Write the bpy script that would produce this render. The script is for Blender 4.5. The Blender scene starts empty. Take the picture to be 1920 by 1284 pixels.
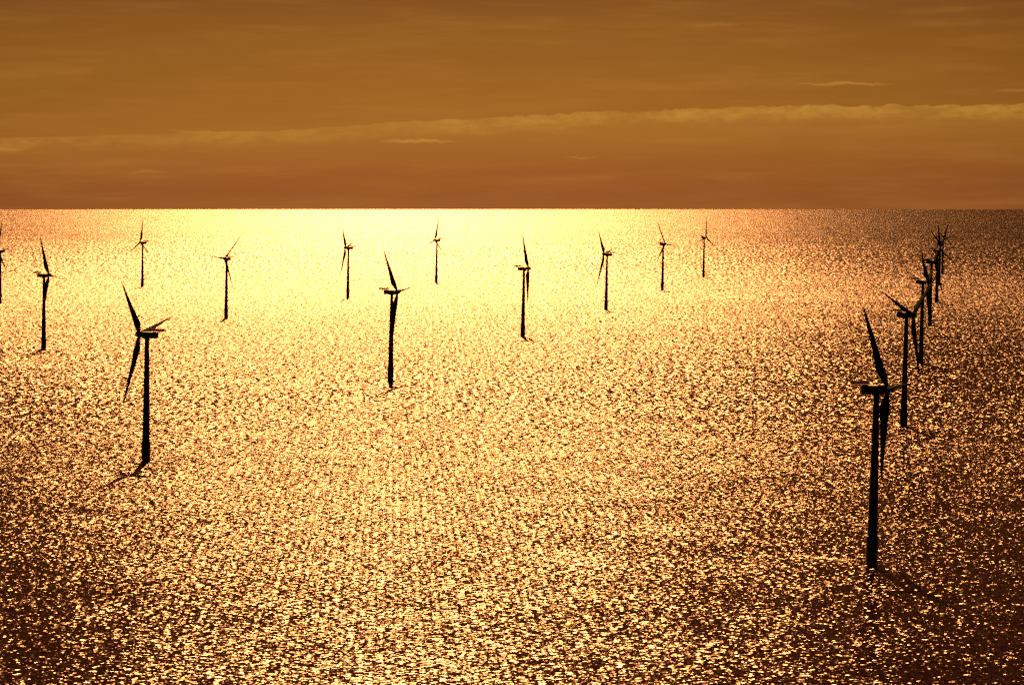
import bpy, bmesh, math, random
from mathutils import Matrix, Vector
R = math.radians
PI = math.pi
sc = bpy.context.scene
col = sc.collection

# ------------------------------------------------------------------ camera
EARTH = 7.4e6           # effective earth radius (refraction included)
CAM_H = 145.0
F_PX = 4365.0           # focal length in pixels of the 1920 px wide photograph
cam = bpy.data.cameras.new('camera')
cam.sensor_width = 36.0
cam.lens = F_PX / 1920.0 * 36.0
cam.clip_start = 5.0
cam.clip_end = 250000.0
co = bpy.data.objects.new('camera', cam)
col.objects.link(co)
co.location = (0, 0, CAM_H)
co.rotation_euler = (PI / 2 - math.atan(277.0 / F_PX), 0, 0)
sc.camera = co

# ------------------------------------------------------------------ exposure
vs = sc.view_settings
vs.view_transform = 'Standard'
vs.look = 'None'
vs.gamma = 1.0
vs.exposure = 3.1
vs.use_curve_mapping = False

sc.render.engine = 'CYCLES'
sc.cycles.use_denoising = False          # the fine glitter must not be smoothed away
sc.cycles.use_preview_denoising = False
for vl in sc.view_layers: vl.cycles.use_denoising = False

SUN_EL, SUN_AZ = 46.0, -2.2      # azimuth from +Y, positive to the right

# ------------------------------------------------------------------ node helper
class N:
    def __init__(s, tree):
        s.t = tree
        s.n = tree.nodes
        s.l = tree.links
    def new(s, typ, **kw):
        n = s.n.new(typ)
        for k, v in kw.items():
            setattr(n, k, v)
        return n
    def put(s, sock, v):
        if isinstance(v, bpy.types.NodeSocket):
            s.l.new(v, sock)
        else:
            sock.default_value = v
    def m(s, op, a, b=None, c=None, clamp=False):
        n = s.new('ShaderNodeMath', operation=op, use_clamp=clamp)
        s.put(n.inputs[0], a)
        if b is not None: s.put(n.inputs[1], b)
        if c is not None: s.put(n.inputs[2], c)
        return n.outputs[0]
    def step(s, x, a, b, lo=0.0, hi=1.0):     # smooth ramp of x from a..b to lo..hi
        n = s.new('ShaderNodeMapRange', interpolation_type='SMOOTHSTEP')
        s.put(n.inputs['Value'], x)
        n.inputs['From Min'].default_value = a
        n.inputs['From Max'].default_value = b
        n.inputs['To Min'].default_value = lo
        n.inputs['To Max'].default_value = hi
        return n.outputs['Result']
    def xyz(s, x, y, z=0.0):
        n = s.new('ShaderNodeCombineXYZ')
        s.put(n.inputs[0], x); s.put(n.inputs[1], y); s.put(n.inputs[2], z)
        return n.outputs[0]
    def noise(s, vec, scale, detail=2.0, rough=0.5, dims='3D', out='Fac'):
        n = s.new('ShaderNodeTexNoise', noise_dimensions=dims)
        s.put(n.inputs['Vector'], vec)
        n.inputs['Scale'].default_value = scale
        n.inputs['Detail'].default_value = detail
        n.inputs['Roughness'].default_value = rough
        return n.outputs[out]
    def mixc(s, fac, a, b, blend='MIX'):
        n = s.new('ShaderNodeMix', data_type='RGBA', blend_type=blend)
        s.put(n.inputs[0], fac); s.put(n.inputs[6], a); s.put(n.inputs[7], b)
        return n.outputs[2]
    def ramp(s, x, stops):
        n = s.new('ShaderNodeValToRGB')
        s.put(n.inputs[0], x)
        cr = n.color_ramp
        while len(cr.elements) < len(stops): cr.elements.new(0.5)
        for e, (p, c) in zip(cr.elements, stops):
            e.position = p; e.color = c
        return n.outputs[0]

def lin(r, g, b):
    f = lambda c: ((c / 255 + 0.055) / 1.055) ** 2.4 if c > 10 else c / 255 / 12.92
    return (f(r), f(g), f(b), 1.0)

# ------------------------------------------------------------------ sky
world = bpy.data.worlds.new('World')
sc.world = world
world.use_nodes = True
w = N(world.node_tree)
for n in list(w.n): w.n.remove(n)
tc = w.new('ShaderNodeTexCoord')
sep = w.new('ShaderNodeSeparateXYZ')
w.l.new(tc.outputs['Generated'], sep.inputs[0])
X, Y, Z = sep.outputs
hor = w.m('SQRT', w.m('ADD', w.m('MULTIPLY', X, X), w.m('MULTIPLY', Y, Y)))
EL = w.m('MULTIPLY', w.m('ARCTAN2', Z, hor), 180 / PI)      # elevation in degrees
AZ = w.m('MULTIPLY', w.m('ARCTAN2', X, Y), 180 / PI)        # azimuth from +Y in degrees
# sky colour by elevation (unseen upper part darkened to dim the sea's reflections), 0..30 degrees
base = w.ramp(w.m('DIVIDE', EL, 30.0, clamp=True), [
    (0.000, lin(155, 88, 40)), (0.022, lin(160, 94, 39)), (0.050, lin(166, 105, 39)),
    (0.085, lin(159, 101, 36)), (0.125, lin(150, 94, 34)), (0.165, lin(129, 79, 33)), (0.19, lin(92, 44, 24)),
    (0.25, lin(46, 14, 14)), (0.36, lin(22, 5, 11)), (1.0, lin(14, 4, 9))])
# edges of the view are a little darker, the unseen rest is dimmed to keep the turbines dark
side = w.m('ABSOLUTE', w.m('SUBTRACT', AZ, -1.5))
base = w.mixc(1.0, base, w.xyz(*(w.step(side, 2.0, 30.0, 1.0, 0.45),) * 3), 'MULTIPLY')
base = w.mixc(1.0, base, w.xyz(*(w.step(side, 35.0, 110.0, 1.0, 0.06),) * 3), 'MULTIPLY')
# long faint streaks of high cloud
av = w.xyz(w.m('MULTIPLY', AZ, 0.10), EL, 3.7)
st = w.noise(av, 1.6, 5.0, 0.6)
av3 = w.xyz(w.m('MULTIPLY', AZ, 0.22), w.m('MULTIPLY', EL, 2.2), 9.1)
st2 = w.noise(av3, 1.5, 4.0, 0.6)
streak = w.m('ADD', w.m('MULTIPLY', w.step(st, 0.45, 0.72), 0.14), w.m('MULTIPLY', w.step(st2, 0.48, 0.72), 0.10))
base = w.mixc(streak, base, lin(196, 135, 58))
# the long low cloud bank, climbing to the right, with a ragged crest
crest = w.m('MULTIPLY_ADD', w.step(AZ, -13.0, 7.5), 0.78, 1.37)
big = w.m('SUBTRACT', w.noise(w.xyz(AZ, 2.0, 0), 0.45, 1.0, 0.5), 0.5)
sml = w.m('SUBTRACT', w.noise(w.xyz(AZ, w.m('MULTIPLY', EL, 2.0), 5.0), 1.9, 5.0, 0.66), 0.5)
amp = w.step(AZ, -7.0, 1.5, 0.07, 0.30)
crest = w.m('ADD', crest, w.m('ADD', w.m('MULTIPLY', big, 0.24), w.m('MULTIPLY', sml, amp)))
dep = w.m('SUBTRACT', crest, EL)                             # degrees below the crest
puff = w.noise(w.xyz(AZ, w.m('MULTIPLY', EL, 3.0), 1.0), 2.6, 5.0, 0.6)
bank = w.m('MULTIPLY', w.step(dep, -0.01, 0.035), w.step(dep, 0.12, 0.52, 1.0, 0.0))
bank = w.m('MULTIPLY', bank, w.step(puff, 0.32, 0.64, 0.55, 1.0))
bank = w.m('MULTIPLY', bank, w.step(AZ, -10, 6, 0.60, 0.95))
bank = w.m('MULTIPLY', bank, w.step(w.noise(w.xyz(w.m('MULTIPLY', AZ, 0.5), w.m('MULTIPLY', EL, 1.5), 8.0), 1.1, 3.0, 0.6), 0.35, 0.62, 0.55, 1.1))
base = w.mixc(w.m('MULTIPLY', bank, 0.74), base, lin(200, 142, 58))
under = w.m('MULTIPLY', w.step(dep, 0.2, 0.5), w.step(dep, 0.6, 1.3, 1.0, 0.0))
base = w.mixc(w.m('MULTIPLY', under, 0.10), base, lin(196, 130, 56))
def wisp(a, e, la, le, k):
    global base
    da = w.m('DIVIDE', w.m('SUBTRACT', AZ, a), la)
    wob = w.m('MULTIPLY', w.m('SUBTRACT', w.noise(w.xyz(AZ, EL, e), 2.0, 4.0), 0.5), 0.22)
    de = w.m('DIVIDE', w.m('SUBTRACT', w.m('ADD', EL, wob), e), le)
    r2 = w.m('ADD', w.m('MULTIPLY', da, da), w.m('MULTIPLY', de, de))
    base = w.mixc(w.m('MULTIPLY', w.step(r2, 0.0, 1.0, 1.0, 0.0), k), base, lin(198, 135, 58))
wisp(-2.3, 1.30, 1.1, 0.055, 0.75)
wisp(8.1, 2.66, 1.4, 0.045, 0.55)
wisp(12.2, 2.48, 0.7, 0.05, 0.3)
wisp(-12.3, 1.08, 0.7, 0.06, 0.4)
wisp(-7.6, 1.52, 0.8, 0.04, 0.35)
wisp(1.7, 0.90, 0.5, 0.04, 0.3)
wisp(4.9, 4.12, 0.8, 0.05, 0.15)
wisp(-8.9, 0.55, 0.6, 0.04, 0.25)
# a share of clear-sky light, filtered to the same amber
sky = w.new('ShaderNodeTexSky', sky_type='NISHITA', sun_disc=False)
sky.sun_elevation = R(SUN_EL)
sky.sun_rotation = R(SUN_AZ)
sky.dust_density = 3.0
skyc = w.mixc(1.0, sky.outputs[0], (0.0006, 0.0002, 0.00004, 1), 'MULTIPLY')
skyc = w.mixc(1.0, skyc, w.xyz(*(w.step(side, 20.0, 110.0, 1.0, 0.05),) * 3), 'MULTIPLY')
base = w.mixc(1.0, base, skyc, 'ADD')
bg = w.new('ShaderNodeBackground')
w.l.new(base, bg.inputs['Color'])
bg.inputs['Strength'].default_value = 0.111
wo = w.new('ShaderNodeOutputWorld')
w.l.new(bg.outputs[0], wo.inputs[0])

# ------------------------------------------------------------------ sun
sl = bpy.data.lights.new('sun', 'SUN')
sl.energy = 5.0
sl.angle = R(0.5)
sl.color = (1.0, 0.475, 0.13)
so = bpy.data.objects.new('sun', sl)
col.objects.link(so)
d = Vector((math.sin(R(SUN_AZ)) * math.cos(R(SUN_EL)), math.cos(R(SUN_AZ)) * math.cos(R(SUN_EL)), math.sin(R(SUN_EL))))
so.rotation_euler = d.to_track_quat('Z', 'Y').to_euler()
so.location = d * 1000

# ------------------------------------------------------------------ materials
def water_material():
    m = bpy.data.materials.new('sea_water')
    m.use_nodes = True
    a = N(m.node_tree)
    for n in list(a.n): a.n.remove(n)
    geo = a.new('ShaderNodeNewGeometry')
    P = geo.outputs['Position']
    sp = a.new('ShaderNodeSeparateXYZ'); a.l.new(P, sp.inputs[0])
    px, py = sp.outputs[0], sp.outputs[1]
    def field(sx, sy, ang, scale, detail, rough, off):
        c, s_ = math.cos(R(ang)), math.sin(R(ang))
        u = a.m('ADD', a.m('MULTIPLY', px, c * sx), a.m('MULTIPLY', py, s_ * sx))
        v = a.m('ADD', a.m('MULTIPLY', px, -s_ * sy), a.m('MULTIPLY', py, c * sy))
        n = a.new('ShaderNodeTexNoise', noise_dimensions='2D')
        a.l.new(a.xyz(a.m('ADD', u, off), a.m('ADD', v, off * 0.7)), n.inputs['Vector'])
        n.inputs['Scale'].default_value = scale
        n.inputs['Detail'].default_value = detail
        n.inputs['Roughness'].default_value = rough
        q = a.new('ShaderNodeVectorMath', operation='SUBTRACT')
        a.l.new(n.outputs['Color'], q.inputs[0]); q.inputs[1].default_value = (0.5, 0.5, 0.5)
        return q.outputs[0]
    def scaled(v, k):
        q = a.new('ShaderNodeVectorMath', operation='SCALE')
        a.l.new(v, q.inputs[0]); a.put(q.inputs['Scale'], k)
        return q.outputs[0]
    def add(v, u):
        q = a.new('ShaderNodeVectorMath', operation='ADD')
        a.l.new(v, q.inputs[0]); a.l.new(u, q.inputs[1])
        return q.outputs[0]
    # wave size grows with camera distance, to keep the glitter grain even on screen
    k0 = a.step(py, 800.0, 2100.0, 1.0, 0.0)
    k2 = a.step(py, 2100.0, 6500.0, 0.0, 1.0)
    k1 = a.m('SUBTRACT', a.m('SUBTRACT', 1.0, k0), k2)
    kn = a.m('SQRT', a.m('ADD', a.m('ADD', a.m('MULTIPLY', k0, k0), a.m('MULTIPLY', k1, k1)), a.m('MULTIPLY', k2, k2)))
    k0, k1, k2 = (a.m('DIVIDE', k, kn) for k in (k0, k1, k2))     # keep the mean steepness through the blend
    near = field(0.31, 1.5, 3, 1.0, 2.0, 0.72, 13.0)
    mid = field(0.24, 0.36, 2, 1.0, 2.5, 0.75, 171.0)
    far = field(0.16, 0.05, 1, 1.0, 3.0, 0.75, 57.0)
    swell = field(0.6, 1.0, -5, 0.03, 4.0, 0.8, 290.0)
    slope = add(add(scaled(near, a.m('MULTIPLY', k0, SEA['wave'])), scaled(mid, a.m('MULTIPLY', k1, SEA['wave']))),
                add(scaled(far, a.m('MULTIPLY', k2, a.step(py, 3500.0, 9000.0, SEA['wave'] * 0.85, SEA['wavef']))), scaled(swell, SEA['swell'])))
    # gusts: broad patches of rougher and calmer water
    g1 = a.noise(a.xyz(a.m('MULTIPLY', px, 0.35), py), 0.0045, 3.0, 0.55, '2D')
    g2 = a.noise(a.xyz(a.m('MULTIPLY', px, 0.6), py), 0.03, 3.0, 0.6, '2D')
    gust = a.m('ADD', a.step(g1, 0.3, 0.7, -0.03, 0.03), a.step(g2, 0.3, 0.7, -0.06, 0.06))
    # darkening towards the view's sides and foot, put into the wave steepness
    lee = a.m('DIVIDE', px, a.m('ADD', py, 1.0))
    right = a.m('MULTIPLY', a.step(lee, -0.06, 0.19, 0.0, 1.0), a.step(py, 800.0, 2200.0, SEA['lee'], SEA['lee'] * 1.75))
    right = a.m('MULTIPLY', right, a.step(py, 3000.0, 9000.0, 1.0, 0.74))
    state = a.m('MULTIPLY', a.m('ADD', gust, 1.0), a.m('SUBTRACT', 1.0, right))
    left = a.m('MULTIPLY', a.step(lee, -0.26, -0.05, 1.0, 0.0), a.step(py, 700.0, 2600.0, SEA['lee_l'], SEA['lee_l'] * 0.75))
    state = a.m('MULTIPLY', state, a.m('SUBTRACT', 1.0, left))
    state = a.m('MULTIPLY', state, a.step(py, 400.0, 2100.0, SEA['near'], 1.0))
    # ruffled tide wakes trailing to the left of some foundations
    for wx, wy, ln in ((142, 912, 15), (247, 1463, 22), (11, 2385, 40), (119, 2945, 45), (230, 3562, 60), (339, 4123, 60)):
        du = a.m('DIVIDE', a.m('SUBTRACT', px, wx - ln * 1.1), float(ln))
        dv = a.m('DIVIDE', a.m('ADD', a.m('SUBTRACT', py, wy + 2.0), a.m('MULTIPLY', a.m('SUBTRACT', px, wx - 0.0), 0.7)), ln * 0.32)
        rr = a.m('ADD', a.m('MULTIPLY', du, du), a.m('MULTIPLY', dv, dv))
        state = a.m('ADD', state, a.step(rr, 0.1, 1.0, 0.28, 0.0))
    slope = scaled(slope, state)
    ss = a.new('ShaderNodeSeparateXYZ'); a.l.new(slope, ss.inputs[0])
    nv = a.new('ShaderNodeVectorMath', operation='NORMALIZE')
    a.l.new(a.xyz(ss.outputs[0], ss.outputs[1], 1.0), nv.inputs[0])
    gl = a.new('ShaderNodeBsdfGlossy', distribution='BECKMANN')
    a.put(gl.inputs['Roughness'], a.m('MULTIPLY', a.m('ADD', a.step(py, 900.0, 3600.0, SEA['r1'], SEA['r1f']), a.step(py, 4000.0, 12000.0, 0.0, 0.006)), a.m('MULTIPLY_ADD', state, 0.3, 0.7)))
    gl.inputs['Color'].default_value = (0.60, 0.465, 0.49, 1)
    a.l.new(nv.outputs[0], gl.inputs['Normal'])
    gf = a.new('ShaderNodeBsdfGlossy', distribution='BECKMANN')
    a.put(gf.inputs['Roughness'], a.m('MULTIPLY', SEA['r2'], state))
    gf.inputs['Color'].default_value = (1, 0.93, 0.82, 1)
    mixg = a.new('ShaderNodeMixShader')
    mixg.inputs[0].default_value = SEA['flat']
    a.l.new(gl.outputs[0], mixg.inputs[1]); a.l.new(gf.outputs[0], mixg.inputs[2])
    body = a.new('ShaderNodeBsdfDiffuse')
    body.inputs['Color'].default_value = (0.0012, 0.0001, 0.0005, 1)
    fr = a.new('ShaderNodeFresnel'); fr.inputs['IOR'].default_value = SEA['ior']
    a.l.new(nv.outputs[0], fr.inputs['Normal'])
    mx = a.new('ShaderNodeMixShader')
    a.l.new(fr.outputs[0], mx.inputs[0]); a.l.new(body.outputs[0], mx.inputs[1]); a.l.new(mixg.outputs[0], mx.inputs[2])
    out = a.new('ShaderNodeOutputMaterial')
    a.l.new(mx.outputs[0], out.inputs[0])
    return m

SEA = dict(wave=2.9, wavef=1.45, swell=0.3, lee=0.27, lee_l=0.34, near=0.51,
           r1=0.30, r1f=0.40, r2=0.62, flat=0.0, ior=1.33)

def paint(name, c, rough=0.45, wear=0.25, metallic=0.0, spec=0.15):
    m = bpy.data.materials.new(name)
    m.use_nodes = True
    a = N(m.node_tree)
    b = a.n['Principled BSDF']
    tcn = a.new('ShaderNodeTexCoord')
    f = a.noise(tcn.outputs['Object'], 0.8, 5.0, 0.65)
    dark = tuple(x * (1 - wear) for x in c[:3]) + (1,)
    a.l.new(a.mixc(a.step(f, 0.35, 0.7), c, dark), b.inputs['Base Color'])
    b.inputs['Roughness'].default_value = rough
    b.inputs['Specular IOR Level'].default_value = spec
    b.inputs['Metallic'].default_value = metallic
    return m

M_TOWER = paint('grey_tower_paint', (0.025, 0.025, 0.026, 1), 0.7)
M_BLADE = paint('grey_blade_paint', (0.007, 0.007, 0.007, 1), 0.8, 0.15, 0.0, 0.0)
M_BASE = paint('weathered_base_paint', (0.03, 0.027, 0.02, 1), 0.7, 0.5)
M_RED = paint('red_rail_paint', (0.10, 0.016, 0.008, 1), 0.5, 0.3)
M_STEEL = paint('galvanised_steel', (0.025, 0.025, 0.025, 1), 0.6, 0.3)
M_HULL = paint('dark_hull_paint', (0.01, 0.008, 0.008, 1), 0.5)
M_SHIP = paint('ship_house_paint', (0.02, 0.015, 0.012, 1), 0.5)

# ------------------------------------------------------------------ mesh helpers
def drop(x, y): return -(x * x + y * y) / (2 * EARTH)

def link(name, bm, mat, parent=None, smooth=True):
    me = bpy.data.meshes.new(name)
    bmesh.ops.recalc_face_normals(bm, faces=bm.faces)
    bm.to_mesh(me); bm.free()
    me.materials.append(mat)
    if smooth:
        for p in me.polygons: p.use_smooth = True
        me.set_sharp_from_angle(angle=R(35))
    o = bpy.data.objects.new(name, me)
    col.objects.link(o)
    if parent: o.parent = parent
    return o

def lathe(bm, prof, seg=32, mat=Matrix()):          # profile (radius, z) about local z
    rings = []
    for r, z in prof:
        rings.append([bm.verts.new(mat @ Vector((r * math.cos(2 * PI * k / seg), r * math.sin(2 * PI * k / seg), z))) for k in range(seg)])
    for a, b in zip(rings, rings[1:]):
        for k in range(seg):
            bm.faces.new((a[k], a[(k + 1) % seg], b[(k + 1) % seg], b[k]))
    bm.faces.new(rings[0][::-1]); bm.faces.new(rings[-1])

def box(bm, c, s, mat=Matrix(), bevel=0.0):
    r = bmesh.ops.create_cube(bm, size=1.0)
    vs_ = r['verts']
    for v in vs_:
        v.co = Vector((v.co.x * s[0], v.co.y * s[1], v.co.z * s[2])) + Vector(c)
    if bevel:
        es = list({e for v in vs_ for e in v.link_edges})
        rr = bmesh.ops.bevel(bm, geom=es, offset=bevel, segments=2, affect='EDGES', profile=0.6)
        vs_ = list({v for f in rr['faces'] for v in f.verts} | {v for v in vs_ if v.is_valid})
    for v in vs_: v.co = mat @ v.co

def rod(bm, p, q, r, seg=6):
    p, q = Vector(p), Vector(q)
    m = Matrix.Translation(p) @ (q - p).to_track_quat('Z', 'Y').to_matrix().to_4x4()
    lathe(bm, [(r, 0), (r, (q - p).length)], seg, m)

def loft(bm, secs):                                   # closed sections, same vertex count
    rings = [[bm.verts.new(p) for p in s] for s in secs]
    n = len(rings[0])
    for a, b in zip(rings, rings[1:]):
        for k in range(n):
            bm.faces.new((a[k], a[(k + 1) % n], b[(k + 1) % n], b[k]))
    bm.faces.new(rings[0][::-1]); bm.faces.new(rings[-1])

# ------------------------------------------------------------------ sea: one sheet following the earth's curve
def sea():
    bm = bmesh.new()
    radii = [0.0]
    r = 60.0
    while r < 90000:
        radii.append(r); r *= 1.035
    seg = 720
    prev = None
    for r in radii:
        if r == 0:
            ring = [bm.verts.new((0, 0, 0))]
        else:
            ring = [bm.verts.new((r * math.sin(2 * PI * k / seg), r * math.cos(2 * PI * k / seg), drop(r, 0))) for k in range(seg)]
        if prev:
            if len(prev) == 1:
                for k in range(seg): bm.faces.new((prev[0], ring[(k + 1) % seg], ring[k]))
            else:
                for k in range(seg): bm.faces.new((prev[k], prev[(k + 1) % seg], ring[(k + 1) % seg], ring[k]))
        prev = ring
    o = link('water', bm, water_material(), smooth=False)
    for p in o.data.polygons: p.use_smooth = True
    o['kind'] = 'structure'
    return o
sea()

# ------------------------------------------------------------------ turbine parts, built once at real size
TP_TOP = 11.0
HUB = 70.0
TILT = R(5)
def mesh_of(fn, name, mat, smooth=True):
    bm = bmesh.new(); fn(bm)
    o = link(name, bm, mat, smooth=smooth)
    me = o.data
    bpy.data.objects.remove(o)
    return me

def g_base(bm):
    lathe(bm, [(2.15, -6), (2.15, 0.6), (2.38, 0.8), (2.38, 10.2), (2.6, 10.4), (2.6, 10.78)], 40)
def g_deck(bm):
    lathe(bm, [(2.6, TP_TOP - 0.2), (3.5, TP_TOP - 0.2), (3.5, TP_TOP), (2.6, TP_TOP)], 24)
    for k in range(8):
        a = 2 * PI * k / 8
        rod(bm, (2.24 * math.cos(a), 2.24 * math.sin(a), 9.0), (3.35 * math.cos(a), 3.35 * math.sin(a), TP_TOP - 0.22), 0.09)
def g_deckrail(bm):
    n = 24
    for k in range(n):
        a, b = 2 * PI * k / n, 2 * PI * (k + 1) / n
        p = (3.42 * math.cos(a), 3.42 * math.sin(a)); q = (3.42 * math.cos(b), 3.42 * math.sin(b))
        rod(bm, (*p, TP_TOP), (*p, TP_TOP + 1.15), 0.04)
        for h in (0.4, 0.8, 1.15):
            rod(bm, (*p, TP_TOP + h), (*q, TP_TOP + h), 0.035)
def g_ladder(bm):                                    # boat landing: two fender tubes and rungs
    for s in (-1, 1):
        rod(bm, (s * 0.95, 3.2, -3), (s * 0.95, 3.2, 7.6), 0.18, 10)
        for h in (1.5, 6.8):
            rod(bm, (s * 0.95, 3.2, h), (s * 0.8, 2.0, h), 0.14, 8)
        rod(bm, (s * 0.3, 2.85, -1), (s * 0.3, 2.85, TP_TOP), 0.06)
    for k in range(32):
        rod(bm, (-0.3, 2.85, -0.8 + k * 0.37), (0.3, 2.85, -0.8 + k * 0.37), 0.03)
def g_tower(bm):
    prof = [(2.25, TP_TOP - 0.2), (2.25, TP_TOP + 0.1), (2.08, TP_TOP + 0.15)]
    z0, z1 = TP_TOP + 0.15, HUB - 1.8
    for k in range(1, 13):
        t = k / 12
        r = 2.08 + (1.16 - 2.08) * t
        z = z0 + (z1 - z0) * t
        if k in (4, 8):
            prof += [(r, z - 0.15), (r + 0.05, z - 0.13), (r + 0.05, z + 0.13), (r, z + 0.15)]
        else:
            prof.append((r, z))
    lathe(bm, prof, 40)
def g_door(bm):
    box(bm, (0, 2.08, TP_TOP + 1.35), (0.95, 0.16, 2.1), bevel=0.04)
# nacelle frame: local +X is the rotor axis, origin on the tower axis at hub height
def g_nacelle(bm):
    secs = []
    for x, w_, zt, zb in ((-6.4, 1.35, 1.45, -1.35), (-6.15, 1.6, 1.72, -1.62), (-3, 1.72, 1.85, -1.85), (0.5, 1.72, 1.85, -1.9), (2.2, 1.62, 1.75, -1.8), (2.75, 1.35, 1.5, -1.5)):
        pts = []
        for k in range(24):
            a = 2 * PI * (k + 0.5) / 24
            cx, cz = math.cos(a), math.sin(a)
            e = 0.35
            yy = math.copysign(abs(cx) ** e, cx) * w_
            zz = math.copysign(abs(cz) ** e, cz)
            pts.append((x, yy, (zt + zb) / 2 + zz * (zt - zb) / 2))
        secs.append(pts)
    loft(bm, secs)
    lathe(bm, [(1.3, -2.9), (1.22, -1.75)], 32)       # yaw collar
def g_vent(bm):
    for k in range(6): box(bm, (-6.36, 0, -0.9 + k * 0.36), (0.22, 2.1, 0.12))
def g_mast(bm):
    rod(bm, (-2.6, -0.9, 1.7), (-2.6, -0.9, 3.5), 0.06)
    rod(bm, (-2.6, 0.9, 1.7), (-2.6, 0.9, 3.5), 0.06)
    rod(bm, (-2.6, -1.2, 3.3), (-2.6, 1.2, 3.3), 0.05)
    lathe(bm, [(0.12, 3.45), (0.16, 3.55), (0.16, 3.75), (0.05, 3.85)], 10, Matrix.Translation((-2.6, 0.9, 0)))
def g_hoist(bm):
    box(bm, (-6.8, 0, 2.3), (6.6, 4.4, 0.14))
    for x in (-9.1, -7.3, -5.3):
        for s in (-1, 1):
            rod(bm, (x, s * 2.1, 2.22), (max(x, -6.0), s * 1.4, 1.55), 0.07)
    for x in (-9.5, -7.9, -6.3, -4.7): rod(bm, (x, -2.15, 2.2), (x, 2.15, 2.2), 0.09)
def g_hoistrail(bm):
    x0, x1, yy = -10.05, -3.55, 2.17
    cor = [(x0, -yy), (x0, yy), (x1, yy), (x1, -yy)]
    for (ax, ay), (bx, by) in zip(cor, cor[1:] + cor[:1]):
        n = 6
        for k in range(n):
            t = k / n
            rod(bm, (ax + (bx - ax) * t, ay + (by - ay) * t, 2.3), (ax + (bx - ax) * t, ay + (by - ay) * t, 3.55), 0.06)
        mx_, my_ = (ax + bx) / 2, (ay + by) / 2
        box(bm, (mx_, my_, 2.78), (abs(bx - ax) + 0.03, abs(by - ay) + 0.03, 0.75))   # wire mesh infill
        for h in (0.3, 0.55, 0.8, 1.05, 1.25):
            rod(bm, (ax, ay, 2.3 + h), (bx, by, 2.3 + h), 0.055)
def g_hub(bm):                                        # along local +Z here, rotated when placed
    lathe(bm, [(1.2, -1.35), (1.55, -1.2), (1.6, 0.0), (1.58, 0.9), (1.42, 1.6), (1.1, 2.2), (0.65, 2.65), (0.2, 2.85)], 32)
def g_blade(bm):                                      # span along +Z, chord along -X (feathered)
    st = [(1.0, 1.8, 1.8, 0), (2.6, 1.8, 1.75, 0), (4.2, 2.15, 1.5, 0.15), (6, 2.9, 1.05, 0.45), (8, 3.45, 0.85, 0.7),
          (10.5, 3.3, 0.68, 0.66), (14, 2.85, 0.52, 0.55), (19, 2.3, 0.4, 0.42), (24, 1.85, 0.3, 0.32), (29, 1.45, 0.22, 0.25),
          (34, 1.05, 0.15, 0.18), (37.5, 0.75, 0.1, 0.12), (39.3, 0.45, 0.06, 0.06), (40, 0.12, 0.03, 0.0)]
    secs = []
    for z, c, t, off in st:
        if z > 4: c *= 1.18; t = t * 1.7 + 0.16 * (1 - z / 42)
        tw = R(12) * max(0, 1 - (z - 4) / 30) if z > 4 else R(12)
        pts = []
        for k in range(20):
            a = 2 * PI * k / 20
            x = math.cos(a) * c / 2
            blend = min(1, max(0, (z - 2.6) / 4))
            y = math.sin(a) * t / 2 * (1 - blend * 0.75 * max(0, -math.cos(a)))
            x -= off
            pts.append((x * math.cos(tw) - y * math.sin(tw), x * math.sin(tw) + y * math.cos(tw), z))
        secs.append(pts)
    loft(bm, secs)
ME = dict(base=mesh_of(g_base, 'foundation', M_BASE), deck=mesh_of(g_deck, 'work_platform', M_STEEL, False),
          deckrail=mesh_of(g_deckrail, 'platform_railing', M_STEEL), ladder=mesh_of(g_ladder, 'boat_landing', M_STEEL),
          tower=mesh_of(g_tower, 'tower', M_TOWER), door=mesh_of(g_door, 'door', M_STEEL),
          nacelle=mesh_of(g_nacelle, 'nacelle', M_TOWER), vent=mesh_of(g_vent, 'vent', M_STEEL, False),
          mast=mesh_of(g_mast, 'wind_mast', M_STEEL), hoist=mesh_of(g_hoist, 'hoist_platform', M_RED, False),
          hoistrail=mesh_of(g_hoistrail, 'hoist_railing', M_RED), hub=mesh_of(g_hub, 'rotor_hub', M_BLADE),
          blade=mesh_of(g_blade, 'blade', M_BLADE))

def part(name, key, parent, mat=Matrix()):
    o = bpy.data.objects.new(name, ME[key])
    col.objects.link(o)
    o.parent = parent
    o.matrix_basis = mat
    return o

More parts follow.
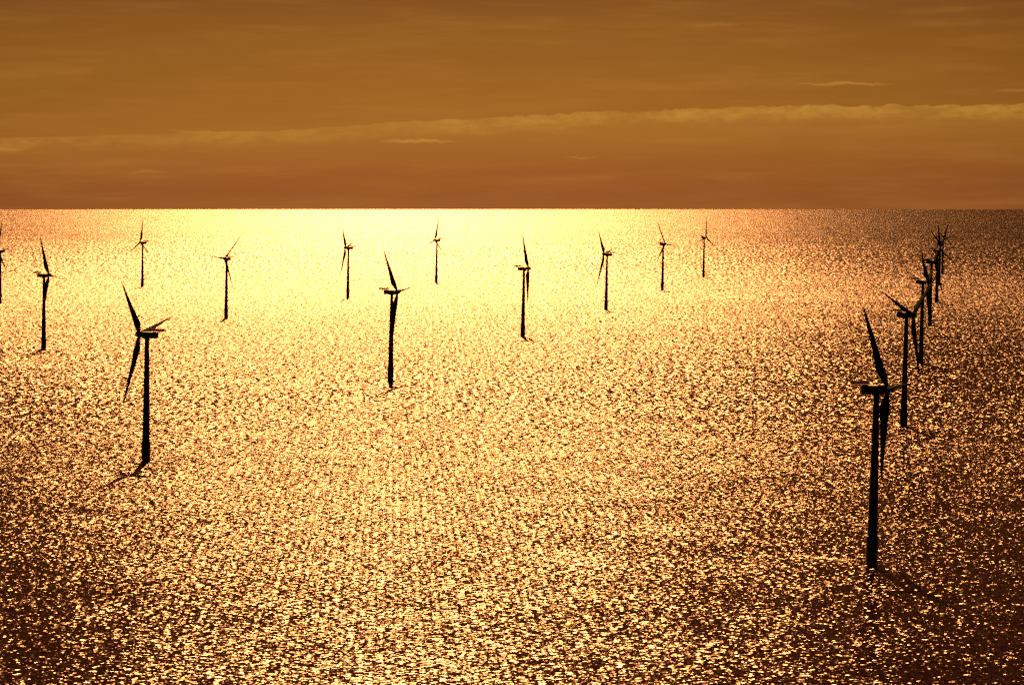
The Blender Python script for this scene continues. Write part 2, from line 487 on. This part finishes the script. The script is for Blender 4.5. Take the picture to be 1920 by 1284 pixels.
LEAN = 0.019
OVER = 4.5
def turbine(x, y, yaw, psi, label, hubz=HUB, land=160):
    """yaw: heading of the rotor, 0 = towards -Y, positive to +X; psi: first blade from vertical"""
    t = bpy.data.objects.new('wind_turbine', None)
    col.objects.link(t)
    t.empty_display_size = 5
    t.location = (x, y, drop(x, y))
    t.rotation_euler = (0, LEAN, 0)
    t['label'] = label
    t['category'] = 'wind turbine'
    t['group'] = 'wind turbines of the offshore wind farm'
    L = Matrix.Rotation(R(land), 4, 'Z')
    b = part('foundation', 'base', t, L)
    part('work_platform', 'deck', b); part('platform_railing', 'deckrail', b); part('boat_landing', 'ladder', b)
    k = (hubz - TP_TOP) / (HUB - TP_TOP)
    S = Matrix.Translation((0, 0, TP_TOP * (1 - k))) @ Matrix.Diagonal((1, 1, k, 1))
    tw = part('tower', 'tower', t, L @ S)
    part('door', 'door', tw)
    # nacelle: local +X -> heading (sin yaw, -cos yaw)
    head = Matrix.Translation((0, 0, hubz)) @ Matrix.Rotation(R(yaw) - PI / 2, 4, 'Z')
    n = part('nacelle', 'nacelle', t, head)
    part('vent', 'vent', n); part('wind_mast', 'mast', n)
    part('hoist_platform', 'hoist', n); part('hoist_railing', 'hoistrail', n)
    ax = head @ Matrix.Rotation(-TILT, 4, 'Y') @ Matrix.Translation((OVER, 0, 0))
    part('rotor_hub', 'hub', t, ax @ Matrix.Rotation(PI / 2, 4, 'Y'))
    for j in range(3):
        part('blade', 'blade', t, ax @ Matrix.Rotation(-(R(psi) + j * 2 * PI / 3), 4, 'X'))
    return t

FARM = [
 # x, y, yaw, psi, hub, label
 (-200, 1265, 252, 42, 68.9, 'large black turbine in the left foreground, rotor on its left, clear shadow at its foot'),
 (-441, 2187, 84, 336, 69.5, 'dark turbine second from the left edge, rotor on the right of its tower'),
 (-687, 3121, 309, 9, 70, 'turbine cut off by the left edge of the photo'),
 (-586, 3688, 246, 357, 70, 'small turbine on golden water above the left foreground turbine, one blade straight up'),
 (-337, 2740, 333, 277, 70, 'front facing turbine left of the middle, one blade nearly level to the left'),
 (-233, 3300, 258, 42, 70, 'distant turbine just left behind the large central one, nacelle pointing right'),
 (-95, 1814, 72, 325, 69.2, 'large central turbine in the brightest glare with an orange railed platform'),
 (-126, 3869, 234, 351, 70, 'small distant turbine in the glare, just right behind the large central turbine'),
 (11, 2385, 99, 33, 69.5, 'turbine next right of the central one, lower blade hanging beside its tower'),
 (119, 2945, 246, 42, 70, 'turbine right of the middle with rotor on its left and nacelle pointing right'),
 (230, 3562, 132, 24, 70, 'small turbine right of the middle, slanted upper blade, another blade level to the right'),
 (339, 4123, 132, 354, 70, 'smallest thin turbine, last one before the crowded row on the right'),
 (142, 912, 99, 39, 68.6, 'largest and nearest turbine, lower right, with a thick shadow on the water'),
 (247, 1463, 50, 293, 69.5, 'second nearest turbine of the right row, two blades raised like a V'),
 (353, 2006, 72, 312, 70, 'third nearest turbine of the right row, long nacelle pointing left'),
 (466, 2593, 48, 279, 70, 'fourth nearest turbine of the right row, thin blade nearly level to the left'),
 (575, 3152, 51, 354, 70, 'fifth nearest turbine of the right row, long blade straight up'),
 (693, 3777, 210, 288, 70, 'second farthest turbine of the right row, partly hidden behind its neighbours'),
 (799, 4323, 18, 21, 70, 'farthest turbine of the right row, upper blade leaning right'),
]
for x, y, yaw, psi, hz, lab in FARM:
    turbine(x, y, yaw, psi, lab, hz, land=150 + (x * 7 % 60))

# ------------------------------------------------------------------ the ship on the horizon
def ship():
    d_ = 38000.0
    x = (1195 - 960) / F_PX * d_
    t = bpy.data.objects.new('cargo_ship', None)
    col.objects.link(t)
    t.location = (x, d_, drop(x, d_))
    t['label'] = 'tiny dark ship on the horizon, right of the middle'
    t['category'] = 'ship'
    bm = bmesh.new()
    secs = []
    for px, hw, top in ((-38, 5, 9), (-30, 7, 8.5), (20, 7.2, 8.5), (32, 5, 9.5), (42, 0.6, 11.5)):
        secs.append([(px, -hw, top), (px - (2 if px > 30 else 0), -hw * 0.85, -3), (px - (2 if px > 30 else 0), hw * 0.85, -3), (px, hw, top)])
    loft(bm, secs)
    link('hull', bm, M_HULL, t, smooth=False)
    bm = bmesh.new()
    box(bm, (-26, 0, 13), (12, 12, 9), bevel=0.4); box(bm, (-25, 0, 19), (8, 13, 3), bevel=0.3)
    h = link('deckhouse', bm, M_SHIP, t, smooth=False)
    bm = bmesh.new(); lathe(bm, [(1.6, 20.4), (1.4, 25)], 14, Matrix.Translation((-29, 0, 0)))
    link('funnel', bm, M_HULL, t)
    bm = bmesh.new(); rod(bm, (22, 0, 8.5), (22, 0, 24), 0.35); rod(bm, (22, 0, 12), (30, 0, 18), 0.25)
    link('mast', bm, M_HULL, t)
ship()
